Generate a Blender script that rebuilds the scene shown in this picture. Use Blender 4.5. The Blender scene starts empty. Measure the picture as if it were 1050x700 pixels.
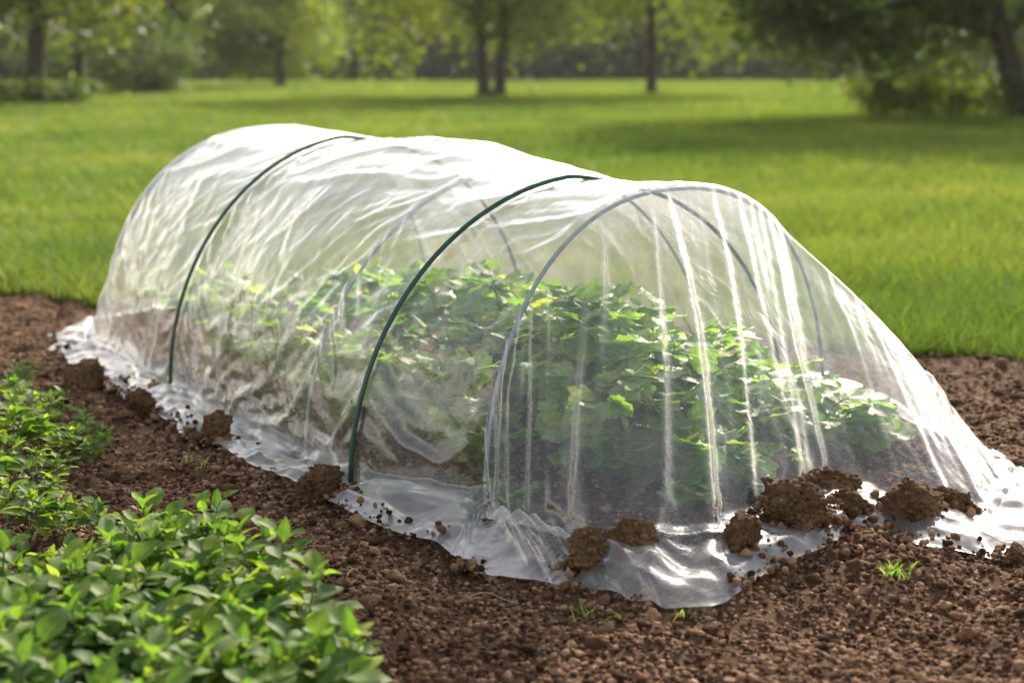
import bpy, math, random
import numpy as np
from mathutils import Vector, Matrix

R = math.radians
rng = np.random.default_rng(11)
random.seed(5)
scene = bpy.context.scene
COL = scene.collection

# ------------------------------------------------------------------ helpers
def vnoise(P, seed=0):
    """vectorised 3D value noise in -1..1, P is (n,3)"""
    P = np.asarray(P, float)
    i = np.floor(P).astype(np.int64); f = P - i
    f = f * f * (3 - 2 * f)
    def h(a, b, c):
        n = (a * 374761393 + b * 668265263 + c * 2147483647 + seed * 974711) & 0xFFFFFFFF
        n = ((n ^ (n >> 13)) * 1274126177) & 0xFFFFFFFF
        n = ((n ^ (n >> 16)) * 2246822519) & 0xFFFFFFFF
        return ((n ^ (n >> 15)) & 0xFFFF) / 32767.5 - 1
    x, y, z = i[:, 0], i[:, 1], i[:, 2]
    out = 0
    for dx in (0, 1):
        for dy in (0, 1):
            for dz in (0, 1):
                w = (f[:, 0] if dx else 1 - f[:, 0]) * (f[:, 1] if dy else 1 - f[:, 1]) * (f[:, 2] if dz else 1 - f[:, 2])
                out = out + w * h(x + dx, y + dy, z + dz)
    return out

def fbm(P, octaves=4, seed=0, gain=0.5):
    P = np.asarray(P, float); a = 1.0; s = 0; t = 0
    for k in range(octaves):
        s = s + a * vnoise(P * 2.03 ** k, seed + k); t += a; a *= gain
    return s / t

def mesh_obj(name, V, F, mat=None, UV=None, parent=None, smooth=True, sizes=None):
    """F: (n,k) array of equal polygons, or a flat index array with sizes."""
    V = np.asarray(V, np.float32); F = np.asarray(F)
    me = bpy.data.meshes.new(name)
    if sizes is None:
        sizes = np.full(len(F), F.shape[1], np.int32); loops = F.ravel().astype(np.int32)
    else:
        sizes = np.asarray(sizes, np.int32); loops = F.astype(np.int32)
    me.vertices.add(len(V)); me.vertices.foreach_set('co', V.ravel())
    me.loops.add(len(loops)); me.loops.foreach_set('vertex_index', loops)
    me.polygons.add(len(sizes))
    st = np.concatenate([[0], np.cumsum(sizes)[:-1]]).astype(np.int32)
    me.polygons.foreach_set('loop_start', st)
    if smooth:
        me.polygons.foreach_set('use_smooth', np.ones(len(sizes), bool))
    if UV is not None:
        lay = me.uv_layers.new(name='UVMap')
        lay.data.foreach_set('uv', np.asarray(UV, np.float32)[loops].ravel())
    me.update(calc_edges=True); me.validate()
    if mat: me.materials.append(mat)
    o = bpy.data.objects.new(name, me); COL.objects.link(o)
    if parent: o.parent = parent
    return o

def tag(o, label=None, cat=None, group=None, kind=None):
    if label: o['label'] = label
    if cat: o['category'] = cat
    if group: o['group'] = group
    if kind: o['kind'] = kind
    return o

def thing(name, label, cat, loc=(0, 0, 0), rz=0, group=None):
    o = bpy.data.objects.new(name, None); COL.objects.link(o)
    o.location = loc; o.rotation_euler = (0, 0, rz); o.empty_display_size = 0.05
    return tag(o, label, cat, group)

def copy_tree(o, parent=None):
    c = o.copy(); COL.objects.link(c)
    if parent: c.parent = parent
    for ch in list(o.children): copy_tree(ch, c)
    return c

class MB:
    """collects triangles/quads with uv, builds ONE mesh"""
    def __init__(s): s.v = []; s.f = []; s.uv = []; s.sz = []; s.n = 0
    def add(s, V, F, UV=None):
        V = np.asarray(V, float); F = np.asarray(F)
        s.v.append(V); s.f.append((F + s.n).ravel()); s.sz.append(np.full(len(F), F.shape[1]))
        s.uv.append(UV if UV is not None else np.zeros((len(V), 2))); s.n += len(V)
    def build(s, name, mat, parent=None, smooth=True):
        return mesh_obj(name, np.concatenate(s.v), np.concatenate(s.f), mat, np.concatenate(s.uv), parent, smooth, np.concatenate(s.sz))

def tube(P, rad, k=8, cap=True):
    P = np.asarray(P, float); n = len(P); rad = np.broadcast_to(rad, n)
    T = np.gradient(P, axis=0); T /= np.linalg.norm(T, axis=1)[:, None] + 1e-9
    up = np.array([0.3, 0.2, 1.0]) if abs(T[0][2]) < .9 else np.array([1.0, .1, 0])
    V = []
    N = np.cross(T[0], up); N /= np.linalg.norm(N)
    for i in range(n):
        N = N - T[i] * (N @ T[i]); N /= np.linalg.norm(N) + 1e-9
        B = np.cross(T[i], N)
        a = np.arange(k) / k * 2 * np.pi
        V.append(P[i] + rad[i] * (np.cos(a)[:, None] * N + np.sin(a)[:, None] * B))
    V = np.concatenate(V)
    F = []
    for i in range(n - 1):
        for j in range(k):
            F.append((i * k + j, i * k + (j + 1) % k, (i + 1) * k + (j + 1) % k, (i + 1) * k + j))
    if cap:
        V = np.concatenate([V, P[:1], P[-1:]]); a, b = n * k, n * k + 1
        for j in range(k):
            F.append((a, (j + 1) % k, j, j)); F.append((b, (n - 1) * k + j, (n - 1) * k + (j + 1) % k, (n - 1) * k + (j + 1) % k))
    return V, F

def tube_add(mb, P, rad, k=8, uv=0.5):
    V, F = tube(P, rad, k, cap=False)
    mb.add(V, F, np.full((len(V), 2), uv))

# ------------------------------------------------------------------ node helpers
def new_mat(name):
    m = bpy.data.materials.new(name); m.use_nodes = True
    m.node_tree.nodes.clear()
    return m, m.node_tree.nodes, m.node_tree.links

def N(nodes, t, **kw):
    n = nodes.new(t)
    for k, v in kw.items():
        if k.startswith('i_'):
            n.inputs[k[2:].replace('_', ' ')].default_value = v
        else: setattr(n, k, v)
    return n

def ramp(nodes, stops, interp='LINEAR'):
    r = nodes.new('ShaderNodeValToRGB'); e = r.color_ramp.elements; r.color_ramp.interpolation = interp
    while len(e) < len(stops): e.new(0.5)
    for el, (p, c) in zip(e, stops):
        el.position = p; el.color = (*c, 1) if len(c) == 3 else c
    return r

def math_n(nodes, links, op, a, b=None):
    m = nodes.new('ShaderNodeMath'); m.operation = op
    for i, x in enumerate((a, b)):
        if x is None: continue
        if isinstance(x, (int, float)): m.inputs[i].default_value = x
        else: links.new(x, m.inputs[i])
    return m.outputs[0]

def leaf_mat(name, stops, transl=0.45, gloss=0.1, rough=0.4, veins=True, tint=(1.25, 1.3, .5), transcol=2.0):
    """UV: floor(u) of 64 = random per leaf, fract(u) across, v along"""
    m, n, l = new_mat(name)
    uv = N(n, 'ShaderNodeUVMap'); sep = N(n, 'ShaderNodeSeparateXYZ'); l.new(uv.outputs[0], sep.inputs[0])
    fl = math_n(n, l, 'FLOOR', sep.outputs[0]); rnd = math_n(n, l, 'DIVIDE', fl, 64.0)
    ac = math_n(n, l, 'FRACT', sep.outputs[0])
    rp = ramp(n, stops); l.new(rnd, rp.inputs[0])
    col = rp.outputs[0]
    geo = N(n, 'ShaderNodeNewGeometry')
    bump = None
    if veins:
        d = math_n(n, l, 'ABSOLUTE', math_n(n, l, 'SUBTRACT', ac, 0.5))
        mid = math_n(n, l, 'LESS_THAN', d, 0.035)
        # side veins: herring-bone stripes
        ph = math_n(n, l, 'SUBTRACT', math_n(n, l, 'MULTIPLY', sep.outputs[1], 44.0), math_n(n, l, 'MULTIPLY', d, 46.0))
        sv = math_n(n, l, 'POWER', math_n(n, l, 'ABSOLUTE', math_n(n, l, 'SINE', math_n(n, l, 'MULTIPLY', ph, 0.5))), 14.0)
        ve = math_n(n, l, 'MAXIMUM', mid, math_n(n, l, 'MULTIPLY', sv, .38))
        mx = N(n, 'ShaderNodeMix', data_type='RGBA'); l.new(math_n(n, l, 'MULTIPLY', ve, .55), mx.inputs[0])
        l.new(col, mx.inputs[6])
        hs = N(n, 'ShaderNodeHueSaturation', i_Value=1.7, i_Saturation=.85); l.new(col, hs.inputs['Color'])
        l.new(hs.outputs[0], mx.inputs[7]); col = mx.outputs[2]
        bump = N(n, 'ShaderNodeBump', i_Strength=.45, i_Distance=.004, invert=True); l.new(ve, bump.inputs['Height'])
        nz = N(n, 'ShaderNodeTexNoise', i_Scale=60.0, i_Detail=3.0); 
        tc = N(n, 'ShaderNodeTexCoord'); l.new(tc.outputs['Object'], nz.inputs['Vector'])
        vr = N(n, 'ShaderNodeMapRange'); l.new(nz.outputs[0], vr.inputs[0])
        vr.inputs[1].default_value = .3; vr.inputs[2].default_value = .7; vr.inputs[3].default_value = .78; vr.inputs[4].default_value = 1.25
        vm = N(n, 'ShaderNodeMix', data_type='RGBA', blend_type='MULTIPLY'); vm.inputs[0].default_value = 1
        l.new(col, vm.inputs[6]); l.new(vr.outputs[0], vm.inputs[7]); col = vm.outputs[2]
    df = N(n, 'ShaderNodeBsdfDiffuse'); l.new(col, df.inputs[0])
    tr = N(n, 'ShaderNodeBsdfTranslucent')
    tm = N(n, 'ShaderNodeMix', data_type='RGBA', blend_type='MULTIPLY'); tm.inputs[0].default_value = 1
    l.new(col, tm.inputs[6]); tm.inputs[7].default_value = (tint[0] * transcol, tint[1] * transcol, tint[2] * transcol, 1)
    l.new(tm.outputs[2], tr.inputs[0])
    mix = N(n, 'ShaderNodeMixShader'); mix.inputs[0].default_value = transl
    l.new(df.outputs[0], mix.inputs[1]); l.new(tr.outputs[0], mix.inputs[2])
    gl = N(n, 'ShaderNodeBsdfGlossy', i_Roughness=rough); gl.inputs[0].default_value = (1, 1, 1, 1)
    lw = N(n, 'ShaderNodeLayerWeight', i_Blend=.3)
    fac = math_n(n, l, 'MULTIPLY', math_n(n, l, 'ADD', lw.outputs['Facing'], .25), gloss)
    mix2 = N(n, 'ShaderNodeMixShader'); l.new(fac, mix2.inputs[0]); l.new(mix.outputs[0], mix2.inputs[1]); l.new(gl.outputs[0], mix2.inputs[2])
    if bump:
        for s in (df, gl, tr): l.new(bump.outputs[0], s.inputs['Normal'])
    out = N(n, 'ShaderNodeOutputMaterial'); l.new(mix2.outputs[0], out.inputs[0])
    return m

def soil_mat(name, dark, mid, light, scale=1.0, obj_rand=False):
    m, n, l = new_mat(name)
    tc = N(n, 'ShaderNodeTexCoord')
    n1 = N(n, 'ShaderNodeTexNoise', i_Scale=3.0 * scale, i_Detail=8.0, i_Roughness=.65); l.new(tc.outputs['Object'], n1.inputs['Vector'])
    n2 = N(n, 'ShaderNodeTexNoise', i_Scale=45.0 * scale, i_Detail=6.0, i_Roughness=.7); l.new(tc.outputs['Object'], n2.inputs['Vector'])
    a = math_n(n, l, 'ADD', math_n(n, l, 'MULTIPLY', n1.outputs[0], .5), math_n(n, l, 'MULTIPLY', n2.outputs[0], .5))
    if obj_rand:   # per-crumb tint stored in uv.x
        uv = N(n, 'ShaderNodeUVMap'); sep = N(n, 'ShaderNodeSeparateXYZ'); l.new(uv.outputs[0], sep.inputs[0])
        a = math_n(n, l, 'ADD', math_n(n, l, 'MULTIPLY', a, .55), math_n(n, l, 'MULTIPLY', sep.outputs[0], .45))
    rp = ramp(n, [(.32, dark), (.5, mid), (.72, light)]); l.new(a, rp.inputs[0])
    p = N(n, 'ShaderNodeBsdfPrincipled', i_Roughness=.95); p.inputs['Specular IOR Level'].default_value = .15
    l.new(rp.outputs[0], p.inputs['Base Color'])
    n3 = N(n, 'ShaderNodeTexNoise', i_Scale=160.0 * scale, i_Detail=5.0, i_Roughness=.7); l.new(tc.outputs['Object'], n3.inputs['Vector'])
    b = N(n, 'ShaderNodeBump', i_Strength=.9, i_Distance=.006); l.new(n3.outputs[0], b.inputs['Height']); l.new(b.outputs[0], p.inputs['Normal'])
    out = N(n, 'ShaderNodeOutputMaterial'); l.new(p.outputs[0], out.inputs[0])
    return m

# ------------------------------------------------------------------ camera, light, sky
CAM_H = 1.2
PITCH = math.atan(282 / 1458)
cam_d = bpy.data.cameras.new('camera'); cam = bpy.data.objects.new('camera', cam_d); COL.objects.link(cam)
cam.location = (0, 0, CAM_H); cam.rotation_euler = (R(90) - PITCH, 0, 0)
cam_d.lens = 50; cam_d.sensor_width = 36; cam_d.clip_end = 3000; cam_d.clip_start = .05
cam_d.dof.use_dof = True; cam_d.dof.focus_distance = 3.75; cam_d.dof.aperture_fstop = 2.0
scene.camera = cam

SUN_EL, SUN_AZ = R(29), math.atan2(0.95, 0.30)      # direction towards the sun in xy: beyond the lawn, to the right
sd = Vector((math.cos(SUN_AZ) * math.cos(SUN_EL), math.sin(SUN_AZ) * math.cos(SUN_EL), math.sin(SUN_EL)))
sl = bpy.data.lights.new('sun', 'SUN'); sl.energy = 4.6; sl.angle = R(.6); sl.color = (1, .87, .68)
so = bpy.data.objects.new('sun', sl); COL.objects.link(so); so.rotation_euler = sd.to_track_quat('Z', 'Y').to_euler()

w = bpy.data.worlds.new('World'); scene.world = w; w.use_nodes = True
wn, wl = w.node_tree.nodes, w.node_tree.links; wn.clear()
sky = wn.new('ShaderNodeTexSky'); sky.sky_type = 'NISHITA'; sky.sun_disc = False
sky.sun_elevation = SUN_EL; sky.sun_rotation = math.atan2(sd.x, sd.y); sky.dust_density = 4.0; sky.air_density = 1.0; sky.ozone_density = .6
hs = wn.new('ShaderNodeHueSaturation'); hs.inputs['Saturation'].default_value = .45; hs.inputs['Value'].default_value = 1.0
bg = wn.new('ShaderNodeBackground'); bg.inputs[1].default_value = .15
wo = wn.new('ShaderNodeOutputWorld'); wl.new(sky.outputs[0], hs.inputs['Color']); wtc = wn.new('ShaderNodeTexCoord'); wsp = wn.new('ShaderNodeSeparateXYZ'); wl.new(wtc.outputs['Generated'], wsp.inputs[0])
# pale bright haze low in the sky
whz = wn.new('ShaderNodeMapRange'); whz.interpolation_type = 'SMOOTHERSTEP'; wl.new(wsp.outputs[2], whz.inputs[0])
whz.inputs[1].default_value = 0; whz.inputs[2].default_value = .55; whz.inputs[3].default_value = 1; whz.inputs[4].default_value = 0
wmx = wn.new('ShaderNodeMix'); wmx.data_type = 'RGBA'; wmx.blend_type = 'MULTIPLY'; wl.new(whz.outputs[0], wmx.inputs[0]); wl.new(hs.outputs[0], wmx.inputs[6]); wmx.inputs[7].default_value = (2.5, 2.2, 1.85, 1)
wl.new(wmx.outputs[2], bg.inputs[0]); wl.new(bg.outputs[0], wo.inputs[0])

scene.view_settings.view_transform = 'Standard'; scene.view_settings.look = 'None'
scene.view_settings.gamma = 1; scene.view_settings.use_curve_mapping = False
scene.view_settings.exposure = 0.71
scene.render.engine = 'CYCLES'
cy = scene.cycles
cy.use_denoising = True
cy.max_bounces = 10; cy.transparent_max_bounces = 40; cy.diffuse_bounces = 4; cy.glossy_bounces = 3; cy.transmission_bounces = 6
cy.sample_clamp_indirect = 6; cy.caustics_reflective = False; cy.caustics_refractive = False

# ------------------------------------------------------------------ materials
M_soil = soil_mat('soil', (.04, .021, .012), (.11, .06, .036), (.22, .135, .085), 1.0)
M_crumb = soil_mat('soil_crumbs', (.042, .020, .010), (.15, .078, .041), (.42, .27, .17), 1.0, True)
M_clod = soil_mat('clod_soil', (.045, .024, .012), (.16, .092, .048), (.42, .28, .16), 1.6)
M_lawn = None
G1 = [(0, (.05, .105, .017)), (.35, (.09, .158, .022)), (.7, (.135, .20, .032)), (1, (.22, .245, .055))]
M_grass = leaf_mat('grass_blades', G1, .45, .05, .5, False, transcol=1.7, tint=(1.3, 1.15, .8))
M_seed = leaf_mat('seedling_leaves', [(0, (.05, .105, .022)), (.4, (.08, .155, .027)), (.75, (.125, .20, .03)), (1, (.22, .27, .045))], .45, .05, .55)
M_crop = leaf_mat('crop_leaves', [(0, (.09, .18, .035)), (.5, (.15, .27, .045)), (.9, (.22, .33, .05)), (1, (.45, .42, .06))], .55, .10, .45)
M_stem = leaf_mat('plant_stems', [(0, (.10, .15, .04)), (1, (.12, .17, .05))], .2, .1, .4, False)
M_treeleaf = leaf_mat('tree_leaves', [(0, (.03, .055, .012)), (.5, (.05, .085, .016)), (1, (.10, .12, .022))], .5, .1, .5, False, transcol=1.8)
M_treelight = leaf_mat('sunlit_tint_tree_leaves', [(0, (.06, .10, .014)), (.5, (.11, .15, .02)), (1, (.20, .20, .03))], .5, .1, .5, False, transcol=1.8)  # sunlit look put into the colour: lighter, yellower than the other tree leaves
M_far = leaf_mat('far_wood_leaves', [(0, (.024, .048, .026)), (.5, (.042, .074, .030)), (1, (.08, .11, .03))], .5, .02, .5, False, transcol=1.6)

def bark_mat(name, c1, c2):
    m, n, l = new_mat(name)
    tc = N(n, 'ShaderNodeTexCoord'); mp = N(n, 'ShaderNodeMapping'); mp.inputs['Scale'].default_value = (1, 1, .18); l.new(tc.outputs['Object'], mp.inputs[0])
    nz = N(n, 'ShaderNodeTexNoise', i_Scale=14.0, i_Detail=6.0, i_Roughness=.7); l.new(mp.outputs[0], nz.inputs['Vector'])
    rp = ramp(n, [(.35, c1), (.65, c2)]); l.new(nz.outputs[0], rp.inputs[0])
    p = N(n, 'ShaderNodeBsdfPrincipled', i_Roughness=.9); l.new(rp.outputs[0], p.inputs['Base Color'])
    b = N(n, 'ShaderNodeBump', i_Strength=.8, i_Distance=.05); l.new(nz.outputs[0], b.inputs['Height']); l.new(b.outputs[0], p.inputs['Normal'])
    o = N(n, 'ShaderNodeOutputMaterial'); l.new(p.outputs[0], o.inputs[0]); return m
M_bark = bark_mat('dark_bark', (.035, .026, .02), (.10, .08, .06))
M_palebark = bark_mat('pale_bark', (.22, .21, .19), (.42, .40, .36))

def hoop_mat(name, c, rough=.35):
    m, n, l = new_mat(name)
    tc = N(n, 'ShaderNodeTexCoord'); nz = N(n, 'ShaderNodeTexNoise', i_Scale=30.0, i_Detail=4.0); l.new(tc.outputs['Object'], nz.inputs['Vector'])
    rp = ramp(n, [(.3, tuple(x * .75 for x in c)), (.75, tuple(x * 1.25 for x in c))]); l.new(nz.outputs[0], rp.inputs[0])
    p = N(n, 'ShaderNodeBsdfPrincipled', i_Roughness=rough); l.new(rp.outputs[0], p.inputs['Base Color'])
    o = N(n, 'ShaderNodeOutputMaterial'); l.new(p.outputs[0], o.inputs[0]); return m
M_green = hoop_mat('green_coated_hoop', (.012, .075, .05))
M_grey = hoop_mat('blue_grey_hoop', (.30, .37, .43))

def film_mat():
    m, n, l = new_mat('clear_polythene')
    tc = N(n, 'ShaderNodeTexCoord')
    # fine crinkles as bump
    mp = N(n, 'ShaderNodeMapping'); mp.inputs['Scale'].default_value = (1, 1, .45); l.new(tc.outputs['Object'], mp.inputs[0])
    w1 = N(n, 'ShaderNodeTexNoise', i_Scale=9.0, i_Detail=3.0, i_Roughness=.5, i_Distortion=.6); l.new(mp.outputs[0], w1.inputs['Vector'])
    hs_ = []
    for sc_, rot, st_ in ((5.5, (.4, .9, .3), (1, 1, .6)), (10.0, (1.1, .2, 1.4), (1, 1, .8)), (23.0, (.2, .7, 2.1), (1, 1, 1))):
        m2 = N(n, 'ShaderNodeMapping'); m2.inputs['Rotation'].default_value = rot; m2.inputs['Scale'].default_value = st_
        dn = N(n, 'ShaderNodeTexNoise', i_Scale=sc_ * .4, i_Detail=1.0); l.new(tc.outputs['Object'], dn.inputs['Vector'])
        ad = N(n, 'ShaderNodeMix', data_type='RGBA', blend_type='ADD'); ad.inputs[0].default_value = .25; l.new(tc.outputs['Object'], ad.inputs[6]); l.new(dn.outputs['Color'], ad.inputs[7])
        l.new(ad.outputs[2], m2.inputs[0])
        vo = N(n, 'ShaderNodeTexVoronoi', i_Scale=sc_); vo.distance = 'CHEBYCHEV'; l.new(m2.outputs[0], vo.inputs['Vector'])
        hs_.append(math_n(n, l, 'MULTIPLY', vo.outputs['Distance'], 5.5 / sc_))
    mk = N(n, 'ShaderNodeTexNoise', i_Scale=2.2, i_Detail=2.0); l.new(tc.outputs['Object'], mk.inputs['Vector'])
    mr = N(n, 'ShaderNodeMapRange'); l.new(mk.outputs[0], mr.inputs[0]); mr.inputs[1].default_value = .42; mr.inputs[2].default_value = .62; mr.inputs[3].default_value = .12; mr.inputs[4].default_value = 1
    hgt = math_n(n, l, 'ADD', math_n(n, l, 'ADD', hs_[0], hs_[1]), hs_[2])
    hgt = math_n(n, l, 'ADD', math_n(n, l, 'MULTIPLY', math_n(n, l, 'MULTIPLY', hgt, mr.outputs[0]), .9), math_n(n, l, 'MULTIPLY', w1.outputs[0], .5))
    b = N(n, 'ShaderNodeBump', i_Strength=.35, i_Distance=.03); l.new(hgt, b.inputs['Height'])
    lw = N(n, 'ShaderNodeLayerWeight', i_Blend=.5); l.new(b.outputs[0], lw.inputs['Normal'])
    f = lw.outputs['Facing']           # 0 facing, 1 grazing
    # thin-sheet reflection (two faces)
    refl = math_n(n, l, 'ADD', math_n(n, l, 'MULTIPLY', math_n(n, l, 'POWER', f, 4.0), .8), .085)
    g1 = N(n, 'ShaderNodeBsdfGlossy', i_Roughness=.055); g2 = N(n, 'ShaderNodeBsdfGlossy', i_Roughness=.2); gl = N(n, 'ShaderNodeMixShader'); gl.inputs[0].default_value = .5
    for q, s_ in enumerate((g1, g2)): s_.inputs[0].default_value = (1, 1, 1, 1); l.new(b.outputs[0], s_.inputs['Normal']); l.new(s_.outputs[0], gl.inputs[q + 1])
    # milky haze grows with path length through the sheet
    dust = N(n, 'ShaderNodeTexNoise', i_Scale=4.0, i_Detail=5.0, i_Roughness=.6); l.new(tc.outputs['Object'], dust.inputs['Vector'])
    dr = N(n, 'ShaderNodeMapRange'); l.new(dust.outputs[0], dr.inputs[0])
    dr.inputs[1].default_value = .35; dr.inputs[2].default_value = .7; dr.inputs[3].default_value = .05; dr.inputs[4].default_value = .13
    # milkier towards the roof of the tunnel
    sz = N(n, 'ShaderNodeSeparateXYZ'); l.new(tc.outputs['Object'], sz.inputs[0])
    zz = math_n(n, l, 'ADD', sz.outputs[2], math_n(n, l, 'MULTIPLY', dust.outputs[0], .35))
    fg = N(n, 'ShaderNodeMapRange', interpolation_type='SMOOTHSTEP'); l.new(zz, fg.inputs[0])
    fg.inputs[1].default_value = .72; fg.inputs[2].default_value = 1.04; fg.inputs[3].default_value = 0; fg.inputs[4].default_value = .18
    lo = N(n, 'ShaderNodeMapRange', interpolation_type='SMOOTHSTEP'); l.new(zz, lo.inputs[0])   # milkier low down, where it lies on the soil
    lo.inputs[1].default_value = .28; lo.inputs[2].default_value = .2; lo.inputs[3].default_value = 0; lo.inputs[4].default_value = .17
    dsum = math_n(n, l, 'ADD', math_n(n, l, 'ADD', dr.outputs[0], fg.outputs[0]), lo.outputs[0])
    milk = math_n(n, l, 'MINIMUM', math_n(n, l, 'DIVIDE', dsum, math_n(n, l, 'MAXIMUM', math_n(n, l, 'SUBTRACT', 1.0, f), .12)), .8)
    df = N(n, 'ShaderNodeBsdfDiffuse'); df.inputs[0].default_value = (.88, .89, .92, 1)
    tl = N(n, 'ShaderNodeBsdfTranslucent'); tl.inputs[0].default_value = (.88, .89, .92, 1)
    hz = N(n, 'ShaderNodeMixShader'); hz.inputs[0].default_value = .5; l.new(df.outputs[0], hz.inputs[1]); l.new(tl.outputs[0], hz.inputs[2])
    tp = N(n, 'ShaderNodeBsdfTransparent'); tp.inputs[0].default_value = (.985, .988, .99, 1)
    a = N(n, 'ShaderNodeMixShader'); l.new(milk, a.inputs[0]); l.new(tp.outputs[0], a.inputs[1]); l.new(hz.outputs[0], a.inputs[2])
    c = N(n, 'ShaderNodeMixShader'); l.new(refl, c.inputs[0]); l.new(a.outputs[0], c.inputs[1]); l.new(gl.outputs[0], c.inputs[2])
    o = N(n, 'ShaderNodeOutputMaterial'); l.new(c.outputs[0], o.inputs[0]); return m
M_film = film_mat()

# ------------------------------------------------------------------ ground
def edge_y(x):
    """near edge of the lawn"""
    x = np.asarray(x, float)
    base = 7.43 - .342 * (x + 2.71)
    base = base + 1.1 * np.exp(-((x + .3) / .75) ** 2)                  # the bed reaches round the back of the tunnel
    return base + .10 * vnoise(np.c_[x.ravel() * 3, x.ravel() * 0, x.ravel() * 0], 3).reshape(x.shape) + .05 * vnoise(np.c_[x.ravel() * 11, x.ravel() * 0, x.ravel() * 0], 5).reshape(x.shape)

# hoops fitted to the photograph: centre, angle, half width, height
HO = {
    1: ((.482, 4.16), .675, .724, .862),
    2: ((.25, 4.42), .55, .825, .855),
    4: ((.045, 4.74), .59, .84, .885),
    9: ((-.26, 5.23), .63, .85, .945),      # the sheet bellies up here, no hoop
    3: ((-.603, 5.769), .647, .845, .911),
    5: ((-1.10, 6.62), .66, .86, .93),
}
ORDER = [5, 3, 9, 4, 2, 1]
NEXP = {1: 2.3, 2: 2.0, 4: 2.0, 9: 2.0, 3: 2.0, 5: 2.2}

def in_tunnel(x, y):
    """0..1 weight of being on the bed under the tunnel"""
    a = np.array([.55, 3.65]); b = np.array([-1.1, 6.4]); d = b - a; L = np.linalg.norm(d); d /= L
    px, py = x - a[0], y - a[1]
    t = np.clip((px * d[0] + py * d[1]) / L, 0, 1)
    r = np.hypot(px - t * L * d[0], py - t * L * d[1])
    return np.clip(1 - r / .72, 0, 1)

def soil_z(x, y, fine=False):
    x = np.asarray(x, float); y = np.asarray(y, float); sh = x.shape
    P = np.c_[x.ravel(), y.ravel(), np.zeros(x.size)]
    z = .022 * fbm(P * 1.7, 3, 1)
    if fine:
        z = z + .024 * fbm(P * 8, 3, 7) + .014 * fbm(P * 28, 3, 17, .6)
    wgt = in_tunnel(x.ravel(), y.ravel())
    z = z + .09 * wgt ** .8
    return z.reshape(sh)

def grid_faces(nx, ny):
    i = np.arange(nx - 1)[None, :] + nx * np.arange(ny - 1)[:, None]
    i = i.ravel(); return np.c_[i, i + 1, i + nx + 1, i + nx]

# soil bed
xs = np.arange(-4.2, 4.2, .018); ys = np.arange(.3, 9.2, .018)
X, Y = np.meshgrid(xs, ys)
Z = soil_z(X, Y, True)
past = (Y - edge_y(X)); Z = Z - .16 * np.clip((past + .02) / .16, 0, 1)
tag(mesh_obj('soil_bed', np.c_[X.ravel(), Y.ravel(), Z.ravel()], grid_faces(len(xs), len(ys)), M_soil), kind='structure')

# lawn: one sheet out to the horizon, cut down under the soil bed
def spaced(lo, hi, near_lo, near_hi, fine, ratio=1.18):
    a = list(np.arange(near_lo, near_hi + 1e-6, fine)); s = fine
    while a[-1] < hi: s *= ratio; a.append(a[-1] + s)
    s = fine
    while a[0] > lo: s *= ratio; a.insert(0, a[0] - s)
    return np.array(a)
lx = spaced(-420, 420, -5, 5, .06); ly = spaced(-40, 520, 4, 9.5, .05)
LX, LY = np.meshgrid(lx, ly)
def lawn_z(x, y):
    x = np.asarray(x, float); y = np.asarray(y, float); sh = x.shape
    P = np.c_[x.ravel(), y.ravel(), np.zeros(x.size)]
    return (.03 * fbm(P * .8, 2, 31) + .06 * fbm(P * .12, 2, 37)).reshape(sh) * np.clip((y - 5) / 6, .3, 1)
bed = np.clip((LY - edge_y(np.clip(LX, -6, 6)) + .05) / .1, 0, 1)
# the bed ends some metres to either side
bed = np.maximum(bed, np.clip((np.abs(LX) - 4.0) / .3, 0, 1)); bed = np.maximum(bed, np.clip((.6 - LY) / .3, 0, 1))
LZ = lawn_z(LX, LY) + .012 - .2 * (1 - bed)
def lawn_mat():
    m, n, l = new_mat('lawn')
    tc = N(n, 'ShaderNodeTexCoord')
    n1 = N(n, 'ShaderNodeTexNoise', i_Scale=.22, i_Detail=6.0, i_Roughness=.6); l.new(tc.outputs['Object'], n1.inputs['Vector'])
    n2 = N(n, 'ShaderNodeTexNoise', i_Scale=6.0, i_Detail=6.0, i_Roughness=.7); l.new(tc.outputs['Object'], n2.inputs['Vector'])
    a = math_n(n, l, 'ADD', math_n(n, l, 'MULTIPLY', n1.outputs[0], .6), math_n(n, l, 'MULTIPLY', n2.outputs[0], .4))
    rp = ramp(n, [(.3, (.05, .085, .014)), (.5, (.085, .12, .018)), (.7, (.15, .16, .035))]); l.new(a, rp.inputs[0])
    p = N(n, 'ShaderNodeBsdfPrincipled', i_Roughness=.9); p.inputs['Specular IOR Level'].default_value = 0; l.new(rp.outputs[0], p.inputs['Base Color'])
    b = N(n, 'ShaderNodeBump', i_Strength=1.0, i_Distance=.08); l.new(n2.outputs[0], b.inputs['Height']); l.new(b.outputs[0], p.inputs['Normal'])
    o = N(n, 'ShaderNodeOutputMaterial'); l.new(p.outputs[0], o.inputs[0]); return m
tag(mesh_obj('lawn', np.c_[LX.ravel(), LY.ravel(), LZ.ravel()], grid_faces(len(lx), len(ly)), lawn_mat()), kind='structure')

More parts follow.
